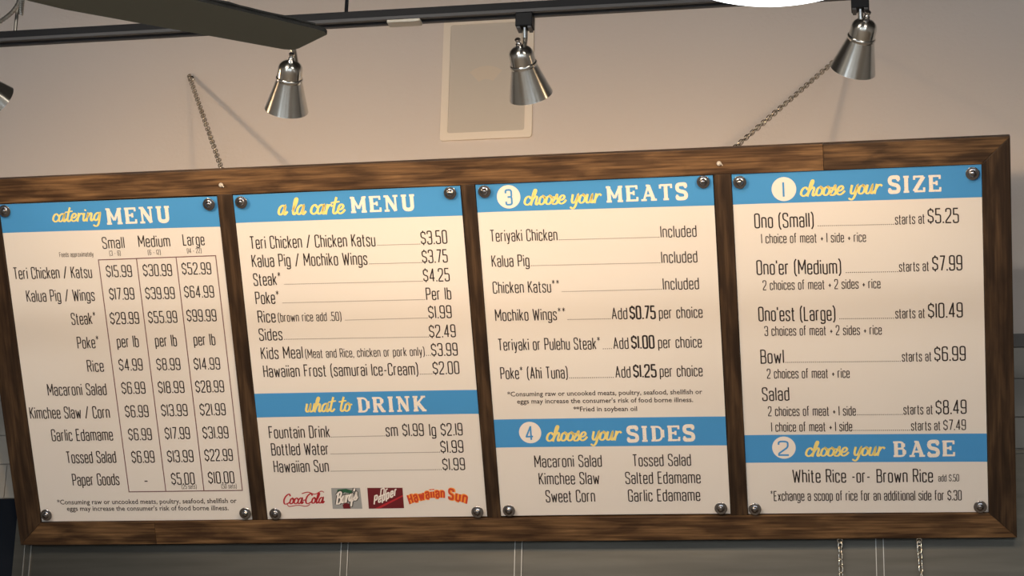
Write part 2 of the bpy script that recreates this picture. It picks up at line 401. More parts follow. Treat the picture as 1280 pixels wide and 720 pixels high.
# brush script: smooth centre lines
SC = {
 'c': (36, '34,46 22,60 7,46 4,16 18,1 32,8 42,24'), 'a': (46, '34,52 22,60 7,44 4,14 15,1 28,14 37,58 35,12 41,1 52,18'),
 't': (34, '20,104 13,40 14,8 25,1 38,18|-4,70 14,74 38,78'), 'e': (38, '6,24 22,30 31,46 21,60 8,48 4,16 17,1 32,8 42,24'),
 'r': (34, '9,60 6,0|7,26 16,50 27,58 36,50'), 'i': (24, '10,58 7,16 14,1 28,18|14,80 15,84'),
 'n': (48, '5,0 9,58 9,30 22,58 32,52 31,12 38,1 50,18'),
 'g': (46, '34,52 22,60 7,44 4,16 15,2 28,16 37,58 35,-20 22,-42 4,-34'),
 'l': (26, '4,24 16,60 22,96 16,106 9,90 7,20 14,1 30,18'), 'w': (56, '5,58 4,14 13,1 24,12 29,56 29,12 38,1 50,14 53,58 60,48'),
 'h': (46, '4,20 17,66 22,98 15,106 9,80 5,0|5,8 12,40 24,58 33,50 31,12 38,1 50,18'),
 'o': (38, '21,60 7,48 4,14 17,1 31,14 32,46 21,60 28,46 44,50'), 's': (34, '0,10 12,36 21,66 24,42 31,22 22,2 8,1 2,12|25,3 38,20'),
 'y': (44, '6,60 6,18 15,3 27,16 36,60 31,-12 19,-36 3,-28'), 'u': (46, '6,58 5,14 14,1 26,12 33,58 32,12 39,1 50,18'),
 'C': (58, '54,84 40,104 16,84 4,44 12,6 34,0 60,18'), 'B': (54, '14,98 8,0|0,84 30,104 46,86 34,58 16,54|16,54 42,50 50,24 34,0 4,4'),
 'q': (46, '34,52 22,60 7,44 4,16 15,2 28,16 37,58 34,-44|34,-10 46,2'), "'": (10, '6,100 3,84'), '-': (22, '2,34 20,38'),
}
def parse(spec):
    out = []
    for p in spec.split('|'):
        thin = p.startswith('~'); p = p.lstrip('~')
        closed = p.startswith('o'); p = p.lstrip('o')
        pts = []
        for t in p.split():
            sharp = t.endswith('s'); x, y = t.rstrip('s').split(',')
            pts.append((float(x) / 100, float(y) / 100, sharp))
        out.append((closed, thin, pts))
    return out
def rounded(pts, closed, r, seg=4):
    n = len(pts); out = []
    for i, (x, y, sh) in enumerate(pts):
        if sh or (not closed and i in (0, n - 1)): out.append(Vector((x, y))); continue
        P = Vector((x, y)); A = Vector(pts[i - 1][:2]); B = Vector(pts[(i + 1) % n][:2])
        da, db = (A - P), (B - P); la, lb = da.length, db.length
        rr = min(r, la * .49, lb * .49)
        if la < 1e-6 or lb < 1e-6: out.append(P); continue
        a = P + da / la * rr; b = P + db / lb * rr
        for k in range(seg + 1):
            t = k / seg; out.append(a * (1 - t) ** 2 + P * 2 * t * (1 - t) + b * t * t)
    return out
def smooth(pts, seg=6):
    P = [Vector(p[:2]) for p in pts]
    if len(P) < 3: return P
    Q = [P[0] * 2 - P[1]] + P + [P[-1] * 2 - P[-2]]; out = []
    for i in range(1, len(Q) - 2):
        a, b, c_, d = Q[i - 1], Q[i], Q[i + 1], Q[i + 2]
        for k in range(seg):
            t = k / seg
            out.append(0.5 * ((2 * b) + (c_ - a) * t + (2 * a - 5 * b + 4 * c_ - d) * t * t + (3 * b - a - 3 * c_ + d) * t ** 3))
    out.append(P[-1]); return out
class Ribbon:
    def __init__(s): s.v = []; s.f = []; s.s = []; s.n = 0
    def add(s, pts, w, closed=False, capx=0.0, wf=None, _start=None, _end=None):
        q = [pts[0]]
        for p in pts[1:]:
            if (p - q[-1]).length > 1e-5: q.append(p)
        if closed and (q[0] - q[-1]).length < 1e-5: q.pop()
        n = len(q)
        if n < 2: return
        if not wf:          # break at acute corners so that the mitre never folds over
            for i in (range(n) if closed else range(1, n - 1)):
                a, b = (q[i] - q[i - 1]).normalized(), (q[(i + 1) % n] - q[i]).normalized()
                if a.dot(b) < 0.25:
                    e = w * .32
                    if closed: return s.add(q[i:] + q[:i] + [q[i]], w, False, e)
                    s.add(q[:i + 1], w, False, capx, _end=e); return s.add(q[i:], w, False, capx, _start=e)
        base = len(s.v)
        for i, p in enumerate(q):
            if closed: a, b = q[i] - q[i - 1], q[(i + 1) % n] - q[i]
            else:
                a = q[i] - q[i - 1] if i else q[1] - q[0]
                b = q[i + 1] - q[i] if i < n - 1 else a
            a = a.normalized(); b = b.normalized(); t = a + b
            if t.length < 1e-4: t = b.copy()
            t.normalize(); nn = Vector((-t.y, t.x)); k = 1.0 / max(0.45, nn.dot(Vector((-b.y, b.x))))
            hw = w * 0.5 * (wf(t) if wf else 1.0)
            o = Vector((0, 0))
            if not closed:
                if i == 0: o = -a * (_start if _start is not None else capx)
                elif i == n - 1: o = b * (_end if _end is not None else capx)
            s.v.append(p + o + nn * hw * k); s.v.append(p + o - nn * hw * k)
        m = n if closed else n - 1; s.n += 1
        for i in range(m):
            j = (i + 1) % n
            s.s.append(s.n); s.f.append((base + 2 * i, base + 2 * i + 1, base + 2 * j + 1, base + 2 * j))
    def disc(s, c_, rx, ry=None, n=12, box_=False):
        ry = ry or rx; base = len(s.v)
        for k in range(n): s.v.append(Vector((c_[0] + rx * math.cos(2 * math.pi * k / n), c_[1] + ry * math.sin(2 * math.pi * k / n))))
        s.f.append(tuple(range(base, base + n)))
    def poly(s, pts):
        base = len(s.v); s.v += [Vector(p) for p in pts]; s.f.append(tuple(range(base, base + len(pts))))
def layout(rb, text, x0, y0, x1, y1, h, face='c', stroke=0.075, track=0.17, slant=0.0, warp=None, pos=None):
    tab = {'c': G, 'b': SL, 's': SC}[face]
    widths = []; x = 0.0
    for ch in text:
        if ch == ' ': x += 0.28 if face == 'c' else 0.32; continue
        gw, sp = tab[ch]; widths.append((x, sp)); x += gw / 100 + track
    tot = x - track if x else 1
    sx = (x1 - x0 - (stroke * h if face != 's' else 0)) / max(tot, 1e-6) if tot > 0.02 else h
    ox = x0 + (stroke * h / 2 if face != 's' else 0)
    wf = (lambda t: 0.62 + 0.5 * abs(t.y)) if face == 's' else None
    shapes = []
    for gx, sp in widths:
        for closed, thin, pts in parse(sp):
            shapes.append((gx, closed, thin, smooth(pts) if face == 's' else rounded(pts, closed, 0.13 if face == 'c' else 0.22)))
    if tot > 0.02:
        for _ in range(4):      # fit the ink exactly between x0 and x1
            xs = [ox + (gx + p.x) * sx + slant * p.y * h for gx, c_, t_, pl in shapes for p in pl]
            lo, hi = min(xs) - stroke * h * .42, max(xs) + stroke * h * .42
            k = (x1 - x0) / max(1e-6, hi - lo); sx *= k; ox += (x0 - lo) if abs(k - 1) < .02 else (x0 - lo) * .8
        lo = min(ox + (gx + p.x) * sx + slant * p.y * h for gx, c_, t_, pl in shapes for p in pl) - stroke * h * .42
        ox += x0 - lo
    for gx, closed, thin, pl in shapes:
        if 1:
            q = []
            for p in pl:
                X = ox + (gx + p.x) * sx + slant * p.y * h; k = (X - x0) / max(1e-6, x1 - x0)
                P = Vector((X, y0 + (y1 - y0) * min(max(k, 0), 1) + p.y * h))
                q.append(warp(P) if warp else P)
            w = stroke * h * (0.55 if thin else 1.0)
            rb.add(q, w, closed, 0.0 if face != 's' else w * .25, wf)
# the curl of the printed sheets (metres, along the sheet normal)
def sheet_dz(i, u, v):
    x = u / PW; y = v / PH
    return 0.0013 * math.sin(3.1 * x + 1.3 * i + 2.0 * y) + 0.0010 * math.sin(5.2 * y + i) * math.cos(2.6 * x + i) \
        + 0.0018 * math.exp(-x * 22) * (0.4 + y) + 0.0012 * math.exp(-(1 - x) * 26) - 0.0006
def print_obj(name, rb, i, parent, m, lift, label=None, fine=0):
    """ribbon geometry in mm on the sheet -> mesh lying on the curled sheet"""
    bm = bmesh.new(); vs = [bm.verts.new((p.x / 1000, p.y / 1000, 0)) for p in rb.v]
    order = [0] * len(rb.v)
    for k, f in enumerate(rb.f):
        for w in f: order[w] = rb.s[k] if k < len(rb.s) else 0
    bump_ = [(o_ % 9) * 1.6e-5 for o_ in order]      # strokes that cross lie one film of ink over the other
    for f in rb.f:
        try: bm.faces.new([vs[k] for k in f])
        except ValueError: pass
    for v, e in zip(vs, bump_): v.co.z = sheet_dz(i, v.co.x, v.co.y) + lift + e
    bmesh.ops.recalc_face_normals(bm, faces=bm.faces)
    for f in bm.faces:
        if f.normal.z < 0: f.normal_flip()
    me = bpy.data.meshes.new(name); bm.to_mesh(me); bm.free()
    for p in me.polygons:
        pass
    o = link(name, me, parent, m, label=label)
    return o
def sheet(name, quad, i, parent, m, lift, nu=24, nv=36, label=None, thick=0.0):
    """quad (mm): bl, br, tr, tl"""
    bl, br, tr, tl = [Vector(q) / 1000 for q in quad]
    bm = bmesh.new(); g = {}
    for a in range(nu + 1):
        for b in range(nv + 1):
            s_, t_ = a / nu, b / nv
            p = (bl * (1 - s_) + br * s_) * (1 - t_) + (tl * (1 - s_) + tr * s_) * t_
            g[a, b] = bm.verts.new((p.x, p.y, sheet_dz(i, p.x, p.y) + lift))
    for a in range(nu):
        for b in range(nv): bm.faces.new((g[a, b], g[a + 1, b], g[a + 1, b + 1], g[a, b + 1]))
    if thick:
        r = bmesh.ops.extrude_face_region(bm, geom=list(bm.faces))
        for v in r['geom']:
            if isinstance(v, bmesh.types.BMVert): v.co.z -= thick
    bmesh.ops.recalc_face_normals(bm, faces=bm.faces)
    me = bpy.data.meshes.new(name); bm.to_mesh(me); bm.free()
    for p in me.polygons: p.use_smooth = not thick
    return link(name, me, parent, m, label=label)

# printed lines per sheet: style, text, start and end of the baseline (mm), cap height (mm)
PRINT = [
 [
  ('s', 'catering', 145.6, 845.9, 282.9, 844.8, 36.8),
  ('b', 'MENU', 292.7, 833.5, 477.6, 833.6, 42.5),
  ('c', 'Small', 276.6, 768.8, 338.3, 768.2, 29.8),
  ('c', 'Medium', 377.6, 769.6, 465.4, 768.1, 29.7),
  ('c', 'Large', 501.1, 769.7, 560.7, 768.7, 29.5),
  ('m', '(3 - 6)', 293.2, 749.0, 324.6, 748.5, 12.6),
  ('m', '(6 - 12)', 400.6, 747.5, 436.3, 747.4, 12.6),
  ('m', '(14 - 22)', 509.7, 748.1, 549.5, 747.8, 12.5),
  ('m', 'Feeds approximately', 152.1, 750.0, 248.1, 748.3, 12.2),
  ('m', '(25 sets)', 418.9, 91.9, 461.1, 92.0, 11.9),
  ('m', '(50 sets)', 531.6, 91.6, 574.7, 91.5, 11.9),
  ('c', 'Teri Chicken / Katsu', 15.5, 693.8, 237.3, 690.5, 30.9),
  ('c', 'Kalua Pig / Wings', 43.5, 630.0, 237.1, 627.1, 31.0),
  ('c', 'Steak*', 162.7, 562.5, 233.4, 562.8, 31.1),
  ('c', 'Poke*', 171.2, 495.6, 234.1, 496.2, 31.3),
  ('c', 'Rice', 191.3, 429.9, 238.2, 429.9, 31.4),
  ('c', 'Macaroni Salad', 68.8, 365.4, 237.9, 364.0, 31.7),
  ('c', 'Kimchee Slaw / Corn', 8.9, 300.8, 238.8, 298.6, 32.0),
  ('c', 'Garlic Edamame', 63.0, 235.7, 240.0, 234.6, 32.1),
  ('c', 'Tossed Salad', 97.5, 171.0, 241.2, 170.8, 32.3),
  ('c', 'Paper Goods', 106.5, 105.9, 242.4, 106.5, 32.4),
  ('c', '$15.99', 278.0, 690.9, 349.9, 689.7, 30.6),
  ('c', '$30.99', 381.3, 690.2, 461.6, 688.7, 30.5),
  ('c', '$52.99', 489.7, 691.1, 570.5, 689.6, 30.4),
  ('c', '$17.99', 279.2, 628.5, 349.0, 627.5, 30.8),
  ('c', '$39.99', 380.4, 627.2, 462.0, 625.8, 30.7),
  ('c', '$64.99', 489.0, 627.6, 571.2, 626.2, 30.6),
  ('c', '$29.99', 273.0, 561.0, 354.3, 560.5, 31.0),
  ('c', '$55.99', 380.3, 560.9, 461.1, 560.2, 30.9),
  ('c', '$99.99', 488.2, 562.3, 570.5, 561.1, 30.8),
  ('c', 'per lb', 284.1, 496.1, 345.3, 495.6, 31.2),
  ('c', 'per lb', 391.6, 495.5, 452.3, 495.0, 31.0),
  ('c', 'per lb', 499.5, 495.6, 559.8, 494.9, 30.9),
  ('c', '$4.99', 281.7, 431.1, 348.7, 430.6, 31.3),
  ('c', '$8.99', 388.2, 429.7, 454.8, 429.2, 31.2),
  ('c', '$14.99', 492.9, 428.3, 565.7, 427.7, 31.1),
  ('c', '$6.99', 281.5, 365.7, 348.7, 365.4, 31.5),
  ('c', '$18.99', 385.1, 365.3, 458.5, 364.8, 31.4),
  ('c', '$28.99', 490.1, 364.6, 569.8, 364.0, 31.3),
  ('c', '$6.99', 283.6, 299.5, 349.8, 299.4, 31.7),
  ('c', '$13.99', 386.4, 300.2, 460.1, 299.9, 31.6),
  ('c', '$21.99', 495.1, 299.9, 567.1, 299.6, 31.5),
  ('c', '$6.99', 284.7, 233.9, 351.1, 233.8, 31.9),
  ('c', '$17.99', 388.9, 235.0, 459.3, 234.9, 31.8),
  ('c', '$31.99', 495.6, 234.7, 567.8, 234.6, 31.7),
  ('c', '$6.99', 285.9, 169.2, 351.3, 169.4, 32.1),
  ('c', '$13.99', 387.9, 169.3, 462.0, 169.3, 32.0),
  ('c', '$22.99', 494.0, 170.6, 573.2, 170.5, 31.8),
  ('c', '-', 313.4, 102.5, 324.9, 102.4, 32.2),
  ('c', '$5.00', 391.8, 104.9, 458.1, 105.2, 32.1),
  ('c', '$10.00', 496.9, 106.5, 570.7, 106.6, 32.0),
  ('z', '*Consuming raw or uncooked meats, poultry, seafood, shellfish or', 53.6, 51.1, 570.1, 49.3, 13.1),
  ('z', "eggs may increase the consumer's risk of food borne illness.", 79.3, 32.1, 545.1, 28.9, 13.1),
 ],
 [
  ('s', 'a la carte', 116.7, 841.7, 299.6, 838.4, 42.4),
  ('b', 'MENU', 309.4, 839.7, 488.2, 840.3, 41.1),
  ('c', 'Teri Chicken / Chicken Katsu', 32.2, 754.0, 370.5, 749.7, 32.2),
  ('c', '$3.50', 492.0, 749.7, 561.9, 750.5, 33.8),
  ('c', 'Kalua Pig / Mochiko Wings', 32.4, 704.9, 344.6, 701.0, 32.3),
  ('c', '$3.75', 491.0, 700.4, 558.9, 700.7, 32.9),
  ('c', 'Steak*', 31.4, 654.4, 107.0, 654.2, 31.8),
  ('c', '$4.25', 489.9, 650.7, 560.0, 650.6, 33.0),
  ('c', 'Poke*', 31.5, 604.3, 97.4, 604.0, 32.0),
  ('c', 'Per lb', 493.1, 601.3, 560.2, 601.4, 31.5),
  ('c', 'Rice', 32.7, 553.4, 81.2, 553.6, 31.2),
  ('c', '$1.99', 495.3, 551.7, 557.2, 552.1, 32.3),
  ('c', 'Sides', 30.8, 504.5, 94.8, 504.3, 31.4),
  ('c', '$2.49', 493.0, 499.8, 563.6, 500.1, 32.4),
  ('c', 'Kids Meal', 30.9, 453.2, 145.7, 453.0, 31.5),
  ('c', '$3.99', 494.2, 449.8, 564.9, 450.2, 32.6),
  ('c', 'Hawaiian Frost (samurai Ice-Cream)', 32.3, 403.3, 454.3, 399.0, 31.7),
  ('c', '$2.00', 494.2, 399.6, 565.1, 400.1, 32.7),
  ('c', 'Fountain Drink', 29.8, 232.6, 198.7, 231.4, 32.1),
  ('c', 'sm $1.99', 351.5, 231.3, 455.1, 231.3, 32.5),
  ('c', 'lg $2.19', 470.2, 230.3, 560.0, 230.9, 32.3),
  ('c', 'Bottled Water', 31.5, 184.6, 190.7, 183.6, 32.0),
  ('c', '$1.99', 496.6, 182.7, 558.3, 183.3, 32.2),
  ('c', 'Hawaiian Sun', 33.2, 136.3, 186.0, 135.2, 32.2),
  ('c', '$1.99', 497.9, 134.0, 558.7, 134.7, 31.7),
  ('m', '(brown rice add .50)', 87.8, 554.1, 260.4, 552.5, 22.9),
  ('m', '(Meat and Rice, chicken or pork only)', 152.2, 452.9, 476.0, 450.9, 23.1),
  ('d', '', 373.8, 750.3, 490.9, 749.6, 2.1),
  ('d', '', 347.9, 701.4, 491.0, 700.4, 2.1),
  ('d', '', 113.5, 654.0, 488.8, 650.7, 2.2),
  ('d', '', 104.0, 603.8, 491.0, 601.3, 2.2),
  ('d', '', 269.0, 552.0, 493.2, 551.7, 2.2),
  ('d', '', 97.0, 504.5, 492.0, 500.3, 2.2),
  ('d', '', 478.1, 450.4, 493.2, 450.5, 2.2),
  ('d', '', 456.5, 399.4, 493.2, 399.6, 2.2),
  ('d', '', 199.7, 231.1, 350.4, 231.3, 2.2),
  ('d', '', 194.0, 183.6, 495.5, 183.2, 2.2),
  ('d', '', 189.3, 135.1, 495.8, 134.5, 2.3),
  ('s', 'what to', 137.2, 303.5, 268.3, 303.1, 38.9),
  ('b', 'DRINK', 277.8, 299.1, 471.7, 299.2, 41.0),
 ],
 [
  ('b', 'MEATS', 332.1, 841.8, 542.1, 842.5, 40.1),
  ('s', 'choose your', 123.2, 842.2, 325.0, 842.1, 38.4),
  ('c', 'Teriyaki Chicken', 28.8, 750.7, 203.5, 747.7, 29.4),
  ('c', 'Included', 468.0, 746.2, 559.1, 745.5, 28.9),
  ('c', 'Kalua Pig', 27.9, 684.2, 126.2, 682.4, 29.6),
  ('c', 'Included', 466.3, 679.7, 557.7, 679.1, 29.1),
  ('c', 'Chicken Katsu**', 25.6, 613.6, 200.4, 611.9, 29.8),
  ('c', 'Included', 466.4, 610.0, 558.1, 609.2, 29.3),
  ('c', 'Mochiko Wings**', 26.2, 539.8, 211.0, 537.7, 30.0),
  ('c', 'Add', 330.4, 536.1, 370.7, 535.8, 29.0),
  ('c', 'per choice', 451.9, 534.5, 563.3, 534.1, 28.9),
  ('c', 'Teriyaki or Pulehu Steak*', 27.6, 460.4, 296.3, 457.2, 30.2),
  ('c', 'Add', 329.6, 457.0, 369.0, 456.6, 29.2),
  ('c', 'per choice', 445.4, 456.1, 557.2, 455.4, 29.1),
  ('c', 'Poke* (Ahi Tuna)', 28.1, 383.0, 205.5, 380.8, 30.4),
  ('c', 'Add', 330.0, 379.7, 369.5, 379.4, 29.4),
  ('c', 'per choice', 445.1, 379.1, 555.3, 378.7, 29.3),
  ('c', 'Macaroni Salad', 100.6, 138.8, 279.1, 138.1, 31.4),
  ('c', 'Tossed Salad', 360.2, 137.5, 512.7, 137.4, 31.1),
  ('c', 'Kimchee Slaw', 109.0, 90.9, 269.7, 90.3, 31.5),
  ('c', 'Salted Edamame', 338.3, 89.4, 535.1, 88.9, 31.3),
  ('c', 'Sweet Corn', 123.7, 41.6, 254.9, 41.0, 31.7),
  ('c', 'Garlic Edamame', 342.7, 40.6, 531.6, 40.6, 31.4),
  ('e', '$0.75', 376.9, 535.6, 443.7, 534.7, 32.4),
  ('e', '$1.00', 376.2, 456.8, 436.1, 456.4, 32.6),
  ('e', '$1.25', 376.8, 379.7, 436.9, 379.3, 32.2),
  ('d', '', 205.6, 747.6, 466.0, 745.7, 2.1),
  ('d', '', 128.2, 682.3, 464.2, 679.3, 2.1),
  ('d', '', 204.5, 611.3, 464.4, 610.0, 2.1),
  ('d', '', 214.0, 537.0, 328.3, 535.9, 2.1),
  ('d', '', 300.4, 456.4, 326.4, 456.4, 2.1),
  ('d', '', 207.6, 380.3, 326.8, 379.1, 2.2),
  ('z', '*Consuming raw or uncooked meats, poultry, seafood, shellfish or', 42.5, 334.7, 551.8, 330.6, 12.2),
  ('z', "eggs may increase the consumer's risk of food borne illness.", 66.5, 314.5, 527.0, 309.6, 12.2),
  ('z', '**Fried in soybean oil', 214.1, 290.1, 380.7, 288.2, 12.2),
  ('s', 'choose your', 136.6, 210.0, 337.3, 210.2, 40.6),
  ('b', 'SIDES', 349.5, 204.6, 526.7, 205.2, 41.4),
  ('n', '3', 75.7, 844.8, 94.4, 845.1, 38.4),
  ('n', '4', 82.6, 214.3, 104.0, 214.8, 36.3),
 ],
 [
  ('s', 'choose your', 168.4, 838.1, 370.8, 838.8, 38.5),
  ('b', 'SIZE', 383.8, 838.3, 513.8, 837.6, 40.8),
  ('c', 'Ono (Small)', 51.8, 761.8, 198.9, 759.5, 35.4),
  ('c', '$5.25', 477.5, 759.3, 552.8, 758.1, 35.3),
  ('c', "Ono'er (Medium)", 51.7, 641.4, 262.2, 637.3, 35.8),
  ('c', '$7.99', 485.6, 637.8, 558.3, 637.9, 36.3),
  ('c', "Ono'est (Large)", 50.9, 520.4, 243.6, 517.0, 35.6),
  ('c', '$10.49', 472.3, 517.4, 556.8, 517.0, 36.1),
  ('c', 'Bowl', 51.3, 408.8, 110.4, 408.4, 34.5),
  ('c', '$6.99', 485.1, 404.9, 561.6, 405.1, 35.4),
  ('c', 'Salad', 50.9, 309.3, 119.8, 309.4, 34.1),
  ('c', '$8.49', 484.8, 265.2, 560.8, 265.6, 34.8),
  ('c', 'White Rice', 119.0, 87.5, 255.0, 86.0, 34.3),
  ('c', '-or-', 269.5, 85.8, 316.0, 85.2, 34.1),
  ('c', 'Brown Rice', 332.2, 85.0, 473.4, 84.4, 34.1),
  ('m', 'starts at', 398.2, 758.7, 470.7, 758.7, 24.3),
  ('m', 'starts at', 404.5, 638.2, 477.9, 638.1, 24.5),
  ('m', 'starts at', 391.9, 518.0, 465.0, 517.6, 24.8),
  ('m', 'starts at', 404.9, 405.4, 478.2, 405.0, 24.5),
  ('m', 'starts at', 404.7, 265.7, 477.9, 265.5, 24.8),
  ('m', 'starts at', 422.4, 222.9, 495.9, 222.8, 24.4),
  ('m', '$7.49', 502.6, 222.5, 558.3, 222.7, 26.0),
  ('m', '1 choice of meat + 1 side + rice', 67.0, 721.8, 325.9, 717.2, 23.6),
  ('m', '2 choices of meat + 2 sides + rice', 65.4, 600.9, 357.7, 597.2, 23.9),
  ('m', '3 choices of meat + 2 sides + rice', 64.3, 481.3, 357.1, 477.2, 24.2),
  ('m', '2 choices of meat + rice', 65.7, 368.5, 273.7, 365.8, 24.4),
  ('m', '2 choices of meat + 1 side', 64.0, 268.2, 285.7, 265.5, 24.6),
  ('m', '1 choice of meat + 1 side', 70.3, 226.1, 275.3, 224.1, 24.3),
  ('m', 'add $.50', 486.6, 85.7, 538.3, 85.8, 17.8),
  ('m', '*Exchange a scoop of rice for an additional side for $.30', 59.8, 38.0, 543.8, 34.8, 25.6),
  ('d', '', 207.2, 760.3, 396.8, 757.8, 2.0),
  ('d', '', 272.1, 638.6, 403.6, 636.8, 2.1),
  ('d', '', 252.0, 519.5, 389.7, 517.3, 2.1),
  ('d', '', 112.6, 408.6, 402.9, 404.8, 2.1),
  ('d', '', 287.4, 265.9, 403.6, 264.4, 2.1),
  ('d', '', 276.9, 224.3, 420.8, 222.5, 2.1),
  ('s', 'choose your', 154.0, 157.6, 356.9, 157.4, 38.8),
  ('b', 'BASE', 372.4, 152.8, 531.5, 152.9, 41.1),
  ('n', '1', 127.1, 838.7, 128.1, 838.6, 36.5),
  ('n', '2', 85.3, 162.2, 113.9, 161.7, 36.7),
 ],
]


CORN = [((1.6, 1.5), (609.6, 1.5), (608.5, 897.5), (0.8, 899)), ((1.5, 2.5), (607.5, 3.0), (607, 899.5), (0.8, 898.5)),
        ((0.8, 4.5), (608, 4.0), (607.3, 900.5), (1.5, 901)), ((1.0, 2.8), (609, 2.0), (609.2, 900.4), (0.8, 901.3))]
BANDS = [[((0.9, 821.4), (608.6, 816.1), None)],
         [((0.9, 824.6), (607.1, 821.6), None), ((1.3, 291.2), (607.3, 288.6), ((1.2, 357.7), (607.3, 354.4)))],
         [((1.4, 828.0), (607.4, 823.6), None), ((0.9, 195.1), (607.8, 191.0), ((1.0, 272.4), (607.8, 269.2)))],
         [((0.9, 823.5), (609.1, 819.2), None), ((1.0, 142.7), (608.9, 136.7), ((1.0, 217.7), (608.9, 211.4)))]]
CAPS = [[(17.7, 882.4), (587.4, 878.9), (20.4, 23.6), (593.9, 22.1)], [(23.6, 880.8), (581.3, 883.3), (26.3, 19.8), (584.7, 19.3)],
        [(25.6, 883.9), (583.6, 886.2), (24.4, 22.4), (584.8, 22.3)], [(20.9, 881.6), (587.4, 880.5), (19.3, 19.2), (589.0, 19.2)]]
DISCS = {2: [(84.9, 865.5, 30.5), (95.2, 234.7, 29.5)], 3: [(128.9, 857.9, 30.5), (100.4, 182.0, 30.0)]}
PLABEL = ['catering menu poster with a ruled price table, leftmost in the frame',
          'a la carte and drink menu poster with four soft drink logos along its foot',
          'choose your meats and sides poster with numbers 3 and 4 in white circles',
          'choose your size and base poster with numbers 1 and 2, at the right end']
capme = bpy.data.meshes.new('pin_cap'); bm = bmesh.new()
lathe(bm, [(-0.012, 0), (-0.012, .0045), (0.006, .0045), (0.006, .0150), (0.0066, .0163), (0.0078, .0165), (0.0086, .0158), (0.0090, .0148), (0.0086, .0138), (0.0106, .0085), (0.0116, .0072), (0.0140, .0066), (0.0152, .0045), (0.0157, 0)], 28)
bmesh.ops.recalc_face_normals(bm, faces=bm.faces); bm.to_mesh(capme); bm.free(); capme.materials.append(M['cap'])
for p in capme.polygons: p.use_smooth = True
capme.set_sharp_from_angle(angle=math.radians(50))

